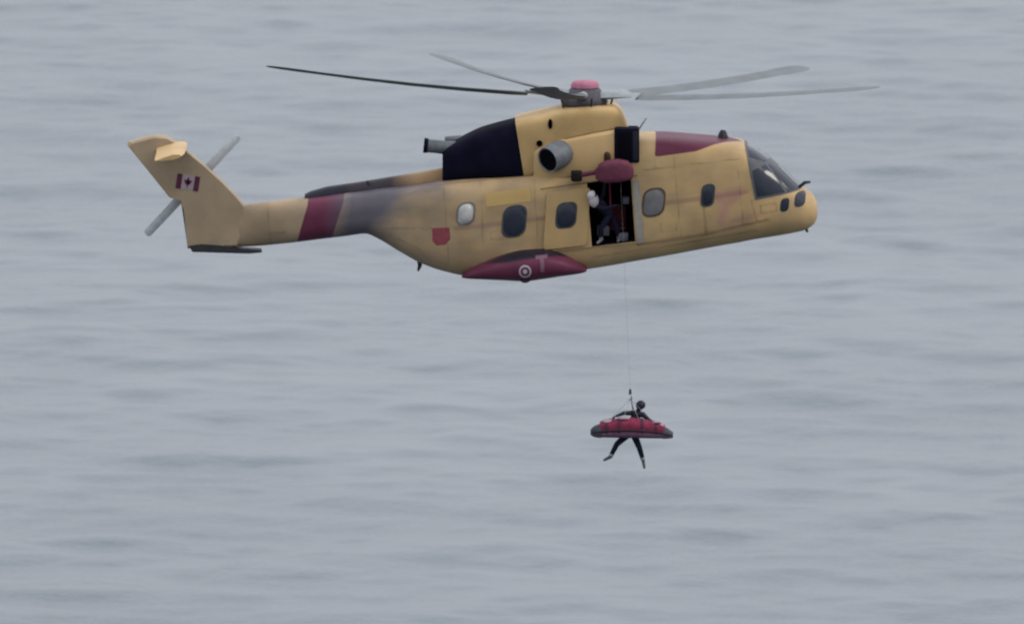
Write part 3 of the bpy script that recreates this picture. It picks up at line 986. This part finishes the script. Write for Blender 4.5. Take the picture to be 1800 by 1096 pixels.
def hand(bm, wrist, direction, palm_n, side=1, curl=0.9):
    d = Vector(direction).normalized(); n = Vector(palm_n); n = (n - d * n.dot(d)).normalized(); s = d.cross(n).normalized() * side
    palm = wrist + d * .05
    for k in range(4):
        capsule(bm, wrist + s * (.010 * (k - 1.5)), wrist + d * .085 + s * (.021 * (k - 1.5)), .017, .014, 8)
    for k, L in enumerate((.068, .078, .072, .056)):
        b = wrist + d * .09 + s * (.0225 * (k - 1.5))
        d1 = (d * math.cos(curl * .5) + n * math.sin(curl * .5)).normalized()
        d2 = (d * math.cos(curl * 1.3) + n * math.sin(curl * 1.3)).normalized()
        m = b + d1 * L * .55; e = m + d2 * L * .55
        capsule(bm, b, m, .0095, .009, 8); capsule(bm, m, e, .009, .008, 8)
    t0 = wrist + d * .03 - s * .035; t1 = t0 + (d * .6 - s * .6 + n * .4).normalized() * .042; t2 = t1 + (d * .9 + n * .5).normalized() * .034
    capsule(bm, t0, t1, .013, .011, 8); capsule(bm, t1, t2, .011, .009, 8)

def body_mesh(name, bm, mats, pick, parent, voxel=0.009):
    """fuse the limbs into one continuous skin, then colour faces by region"""
    bmesh.ops.recalc_face_normals(bm, faces=bm.faces[:])
    o = build(name, bm, mats, parent, None, recalc=False)
    md = o.modifiers.new('fuse', 'REMESH'); md.mode = 'VOXEL'; md.voxel_size = voxel; md.use_smooth_shade = True
    sm = o.modifiers.new('soften', 'SMOOTH'); sm.iterations = 4; sm.factor = 0.5
    bpy.context.view_layer.update()
    dg = bpy.context.evaluated_depsgraph_get()
    nm = bpy.data.meshes.new_from_object(o.evaluated_get(dg))
    o.modifiers.clear()
    old = o.data; o.data = nm; bpy.data.meshes.remove(old)
    nm.materials.clear()
    for m in mats: nm.materials.append(m)
    wm = ABS[o.name]
    for p in nm.polygons:
        p.material_index = pick(wm @ p.center); p.use_smooth = True
    nm.name = name
    return o

def build_person(root_name, label, joints, look, suit, boot, glove, skin, helmet_mat, boots_pale=None):
    J = {k: Vector(v) for k, v in joints.items()}
    base = Vector((J['pelvis'].x, J['pelvis'].y, min(J['toe_l'].z, J['toe_r'].z)))
    root = empty(root_name, Matrix.Translation(base))
    bm = bmesh.new()
    up = (J['head'] - J['neck']).normalized()
    # trunk
    capsule(bm, J['pelvis'], J['waist'], .15, .135); capsule(bm, J['waist'], J['chest'], .135, .165)
    capsule(bm, J['chest'], J['neck'], .13, .062); capsule(bm, J['shoulder_l'], J['shoulder_r'], .085, .085)
    capsule(bm, J['neck'], J['head'] - up * .06, .075, .068)
    # head with jaw, nose, brow
    f = Vector(look).normalized(); f = (f - up * f.dot(up)).normalized(); s = up.cross(f).normalized()
    rot = Matrix((s, f, up)).transposed()
    ellipsoid(bm, J['head'], .078, .098, .118, rot)
    ellipsoid(bm, J['head'] + f * .03 - up * .065, .055, .06, .055, rot)
    ellipsoid(bm, J['head'] + f * .105 - up * .015, .013, .02, .022, rot)
    for q in (-1, 1): ellipsoid(bm, J['head'] + s * (.08 * q) - up * .01, .014, .025, .035, rot)
    for q in ('l', 'r'):
        capsule(bm, J['pelvis'] + (J['hip_' + q] - J['pelvis']) * .5, J['hip_' + q], .13, .105)
        capsule(bm, J['hip_' + q], J['knee_' + q], .112, .082)
        mid = lerp(J['knee_' + q], J['ankle_' + q], .35)
        capsule(bm, J['knee_' + q], mid, .080, .078); capsule(bm, mid, J['ankle_' + q], .078, .055)
        capsule(bm, J['ankle_' + q], J['toe_' + q], .05, .04)
        heel = J['ankle_' + q] - (J['toe_' + q] - J['ankle_' + q]).normalized() * .05
        capsule(bm, heel, J['ankle_' + q], .045, .05)
        capsule(bm, J['shoulder_' + q], J['elbow_' + q], .075, .06)
        capsule(bm, J['elbow_' + q], J['wrist_' + q], .06, .038)
        hand(bm, J['wrist_' + q], J['wrist_' + q] - J['elbow_' + q], J['palm_' + q] if 'palm_' + q in J else Vector((0, 0, -1)), 1 if q == 'l' else -1)
    def pick(c):
        if (c - J['head']).length < .16 and (c - J['head']).dot(f) > .02: return 1
        for q in ('l', 'r'):
            ax = (J['wrist_' + q] - J['elbow_' + q]).normalized()
            if (c - J['wrist_' + q]).dot(ax) > -.01 and (c - J['wrist_' + q]).length < .26: return 2
            ka = (J['ankle_' + q] - J['knee_' + q])
            if (c - J['ankle_' + q]).length < .42 and (c - J['knee_' + q]).dot(ka.normalized()) > ka.length * .72: return 3
        return 0
    body_mesh('body', bm, [suit, skin, glove, boot], pick, root)
    # helmet shell open at the face, with a visor
    hb_ = bmesh.new()
    ellipsoid(hb_, J['head'] + up * .02, .132, .148, .15, rot)
    cut = J['head'] + f * .065
    bmesh.ops.bisect_plane(hb_, geom=hb_.verts[:] + hb_.edges[:] + hb_.faces[:], plane_co=J['head'] - up * .07, plane_no=-up, clear_outer=True)
    bmesh.ops.bisect_plane(hb_, geom=hb_.verts[:] + hb_.edges[:] + hb_.faces[:], plane_co=cut + up * .02, plane_no=(f * .85 - up * .5).normalized(), clear_outer=True)
    hel = build('helmet', hb_, helmet_mat, root)
    md = hel.modifiers.new('shell', 'SOLIDIFY'); md.thickness = .012
    vb = bmesh.new()
    ellipsoid(vb, J['head'] + up * .025 + f * .005, .126, .144, .08, rot)
    bmesh.ops.bisect_plane(vb, geom=vb.verts[:] + vb.edges[:] + vb.faces[:], plane_co=J['head'] + f * .05, plane_no=-f, clear_outer=True)
    build('visor', vb, M['glass'], root)
    # eyes and mouth
    for q in (-1, 1):
        e = bmesh.new(); ellipsoid(e, J['head'] + f * .089 + s * (.032 * q) + up * .012, .013, .008, .009, rot)
        build('eye', e, M['dark_metal'], root)
    e = bmesh.new(); ellipsoid(e, J['head'] + f * .088 - up * .062, .024, .006, .007, rot)
    build('mouth', e, mat('lips', (.25, .09, .08), .6), root)
    return root, J, f, up, s

skin = mat('skin', (.42, .25, .18), .55, var=.08)
wet = mat('dark_wetsuit', (.010, .012, .024), .6, var=.3, scale=12, bump=.3, bscale=18, spec=.15)
glove = mat('black_glove', (.012, .012, .014), .6)
fin_rub = mat('grey_boot', (.075, .085, .09), .6, var=.2)
helm_dark = mat('dark_helmet', (.018, .018, .034), .35)
Y1 = -1.88
resc, RJ, rf, ru, rs = build_person('person', '', {
    'head': P(1125, 712.5, Y1), 'neck': P(1121, 722, Y1 + .02), 'chest': P(1116, 737, Y1 + .02), 'waist': P(1111, 750, Y1 + .02), 'pelvis': P(1107, 760, Y1 + .02),
    'shoulder_l': P(1110, 725, Y1 - .06), 'shoulder_r': P(1130, 728, Y1 - .02),
    'elbow_l': P(1096, 725, Y1 - .22), 'wrist_l': P(1083, 730, Y1 - .42), 'elbow_r': P(1141, 738, Y1 - .14), 'wrist_r': P(1149, 741, Y1 - .36),
    'hip_l': P(1102, 763, Y1), 'hip_r': P(1114, 763, Y1),
    'knee_l': P(1084, 779, Y1 - .12), 'ankle_l': P(1072, 802, Y1 + .05), 'toe_l': P(1062, 807, Y1 - .05),
    'knee_r': P(1123, 785, Y1 - .12), 'ankle_r': P(1130, 808, Y1 + .05), 'toe_r': P(1132, 820, Y1 - .03),
}, (0.8, 0.6, -.2), wet, fin_rub, glove, skin, helm_dark)
tag(resc, 'person in dark suit and helmet hanging behind the red stretcher, legs dangling', 'person', 'helicopter rescue crew')
# harness strap up to the hook
hs = bmesh.new(); tube(hs, [RJ['chest'] + Vector((0, -.16, .02)), HOOK + Vector((.02, .06, -.22))], .018, 8)
build('harness_strap', hs, mat('harness_webbing', (.03, .03, .035), .8), resc)
hs = bmesh.new()
tube(hs, [RJ['chest'] + Vector((.19 * math.cos(t), .19 * math.sin(t), .02)) for t in [2 * math.pi * k / 16 for k in range(17)]], .02, 6)
build('harness_belt', hs, mat('harness_belt_webbing', (.10, .02, .02), .8), resc)
for q in ('l', 'r'):   # pale reflective ankle band
    c = lerp(RJ['knee_' + q], RJ['ankle_' + q], .72); d = (RJ['ankle_' + q] - RJ['knee_' + q]).normalized()
    hs = bmesh.new(); tube(hs, [c, c + d * .06], [.074, .07], 14)
    build('ankle_band', hs, mat('reflective_band', (.34, .36, .38), .5), resc)

flight = mat('dark_flight_suit', (.010, .010, .022), .8, var=.3, scale=12, bump=.3, bscale=18, spec=.1)
pale_boot = mat('pale_boot', (.20, .19, .20), .6)
helm_white = mat('white_helmet', (.48, .45, .47), .3, var=.05)
crew, CJ, cf_, cu_, cs_ = build_person('person', '', {
    'head': P(1041, 345, -1.66), 'neck': P(1047, 354, -1.54), 'chest': P(1054, 360, -1.42), 'waist': P(1064, 371, -1.22), 'pelvis': P(1071, 379, -1.08),
    'shoulder_l': P(1048, 362, -1.62), 'shoulder_r': P(1055, 352, -1.22),
    'elbow_l': P(1062, 368, -1.78), 'wrist_l': P(1080, 362, -1.92), 'elbow_r': P(1060, 340, -1.36), 'wrist_r': P(1062, 326, -1.5),
    'hip_l': P(1069, 381, -1.18), 'hip_r': P(1074, 380, -.98),
    'knee_l': P(1056, 401, -1.26), 'ankle_l': P(1056, 422, -1.16), 'toe_l': P(1050, 427, -1.28),
    'knee_r': P(1083, 400, -1.02), 'ankle_r': P(1088, 421, -.95), 'toe_r': P(1086, 424, -1.12),
}, (.8, .45, -.5), flight, pale_boot, glove, skin, helm_white)
vc = bmesh.new()
ellipsoid(vc, lerp(CJ['neck'], CJ['head'], .35) + Vector((-.03, -.06, -.02)), .145, .14, .22, Matrix.Rotation(R(-8), 3, 'Y'))
build('collar', vc, mat('pale_vest_collar', (.38, .35, .36), .7, var=.12), crew)
tag(crew, 'person in white helmet leaning out of the open helicopter door', 'person', 'helicopter rescue crew')

# ------------------------------------------------------------------ stretcher
YL = -2.28
lit = empty('rescue_stretcher', Matrix.Translation(P(1110, 767, YL)))
tag(lit, 'red covered rescue stretcher with dark ends hanging beside the person in dark suit', 'stretcher')
LT = [(1038, 752, 762, .12), (1042, 746, 765, .19), (1052, 741, 766.5, .25), (1075, 736, 767, .29), (1105, 734, 767.5, .30), (1135, 737, 768, .30), (1160, 743, 768.5, .26), (1174, 751, 768.5, .20), (1181, 757, 767.5, .13)]
def lit_loft(x0, x1, lo, hi, grow_, seg=32, step=3.0, lump=0.0):
    """slice of the canoe-like body: px x0..x1, height fractions lo..hi"""
    bm = bmesh.new(); rows = []
    for x in list(np.arange(x0, x1, step)) + [x1]:
        t, b, hw = interp(LT, x)
        zt, zb = P(x, t, YL).z, P(x, b, YL).z
        h_ = zt - zb
        rr = []
        for yy, zz in superell(hw * grow_, zb + h_ * hi, zb + h_ * lo, 2.6, 3.0, YL, seg):
            dz = lump * mnoise.noise(Vector((x * .12, yy * 9, 3.1))) if zz > zb + h_ * (lo + hi) / 2 else 0
            rr.append(Vector(((x - 900) / S, yy, zz + dz)))
        rows.append(rr)
    rings(bm, rows)
    return bm
build('shell', lit_loft(1039, 1180, 0, .42, 1.0), mat('stretcher_shell', (.085, .045, .075), .5, var=.2), lit)
build('cover', lit_loft(1054, 1168, .25, 1.0, .97, lump=.05), mat('stretcher_cover_red', (.165, .022, .05), .7, var=.25, scale=7, bump=.5, bscale=14), lit)
build('end_cap', lit_loft(1037.5, 1057, -.04, .86, 1.04), mat('end_cap_dark', (.045, .045, .058), .6, var=.2, spec=.15), lit)
build('end_cap', lit_loft(1164, 1182, -.04, .92, 1.04), mat('end_cap_dark', (.045, .045, .058), .6, var=.2, spec=.15), lit)
for sd in (-1, 1):
    bmr = bmesh.new(); pts = []
    for x in np.arange(1040, 1181, 6.0):
        t, b, hw = interp(LT, x); z = lerp(P(x, b, YL).z, P(x, t, YL).z, .45)
        pts.append(Vector(((x - 900) / S, YL + sd * (hw + .02), z)))
    tube(bmr, pts, .018, 8)
    build('side_rail', bmr, M['dark_metal'], lit)
for x in (1066, 1088, 1128, 1152):
    t, b, hw = interp(LT, x); zt, zb = P(x, t, YL).z, P(x, b, YL).z
    bmr = bmesh.new()
    ring_ = superell(hw * 1.0 + .012, zt + .03, zb + .04, 2.6, 3.0, YL, 32)
    xx = (x - 900) / S
    rows = [[Vector((xx + dx, YL + (y - YL) * k, (zt + zb) / 2 + (z - (zt + zb) / 2) * k)) for y, z in ring_] for dx, k in ((-.03, .97), (-.03, 1.0), (.03, 1.0), (.03, .97))]
    rings(bmr, rows, cap=False)
    build('strap', bmr, mat('strap_webbing', (.05, .025, .04), .8), lit)
for (x, py, w, h, yy) in ((1066, 737, .30, .13, -.10), (1096, 732, .34, .10, -.12), (1152, 739, .24, .09, -.1), (1162, 744, .16, .08, -.1)):
    bmr = bmesh.new(); ellipsoid(bmr, P(x, py + 2, YL + yy), w / 2, .15, h / 2 - .005)
    for v in bmr.verts: v.co += v.co.normalized() * 0 + Vector((0, 0, .03 * mnoise.noise(v.co * 9)))
    build('blanket_fold', bmr, mat('pale_pink_blanket', (.27, .19, .22), .8, var=.15), lit)
for x in (1052, 1088, 1130, 1168):
    t, b, hw = interp(LT, x)
    bmr = bmesh.new()
    z = lerp(P(x, b, YL).z, P(x, t, YL).z, .5)
    tube(bmr, [Vector(((x - 900) / S, YL - hw - .01, z)), HOOK + Vector((0, 0, -.24))], .006, 6)
    build('bridle_line', bmr, M['cable'], lit)
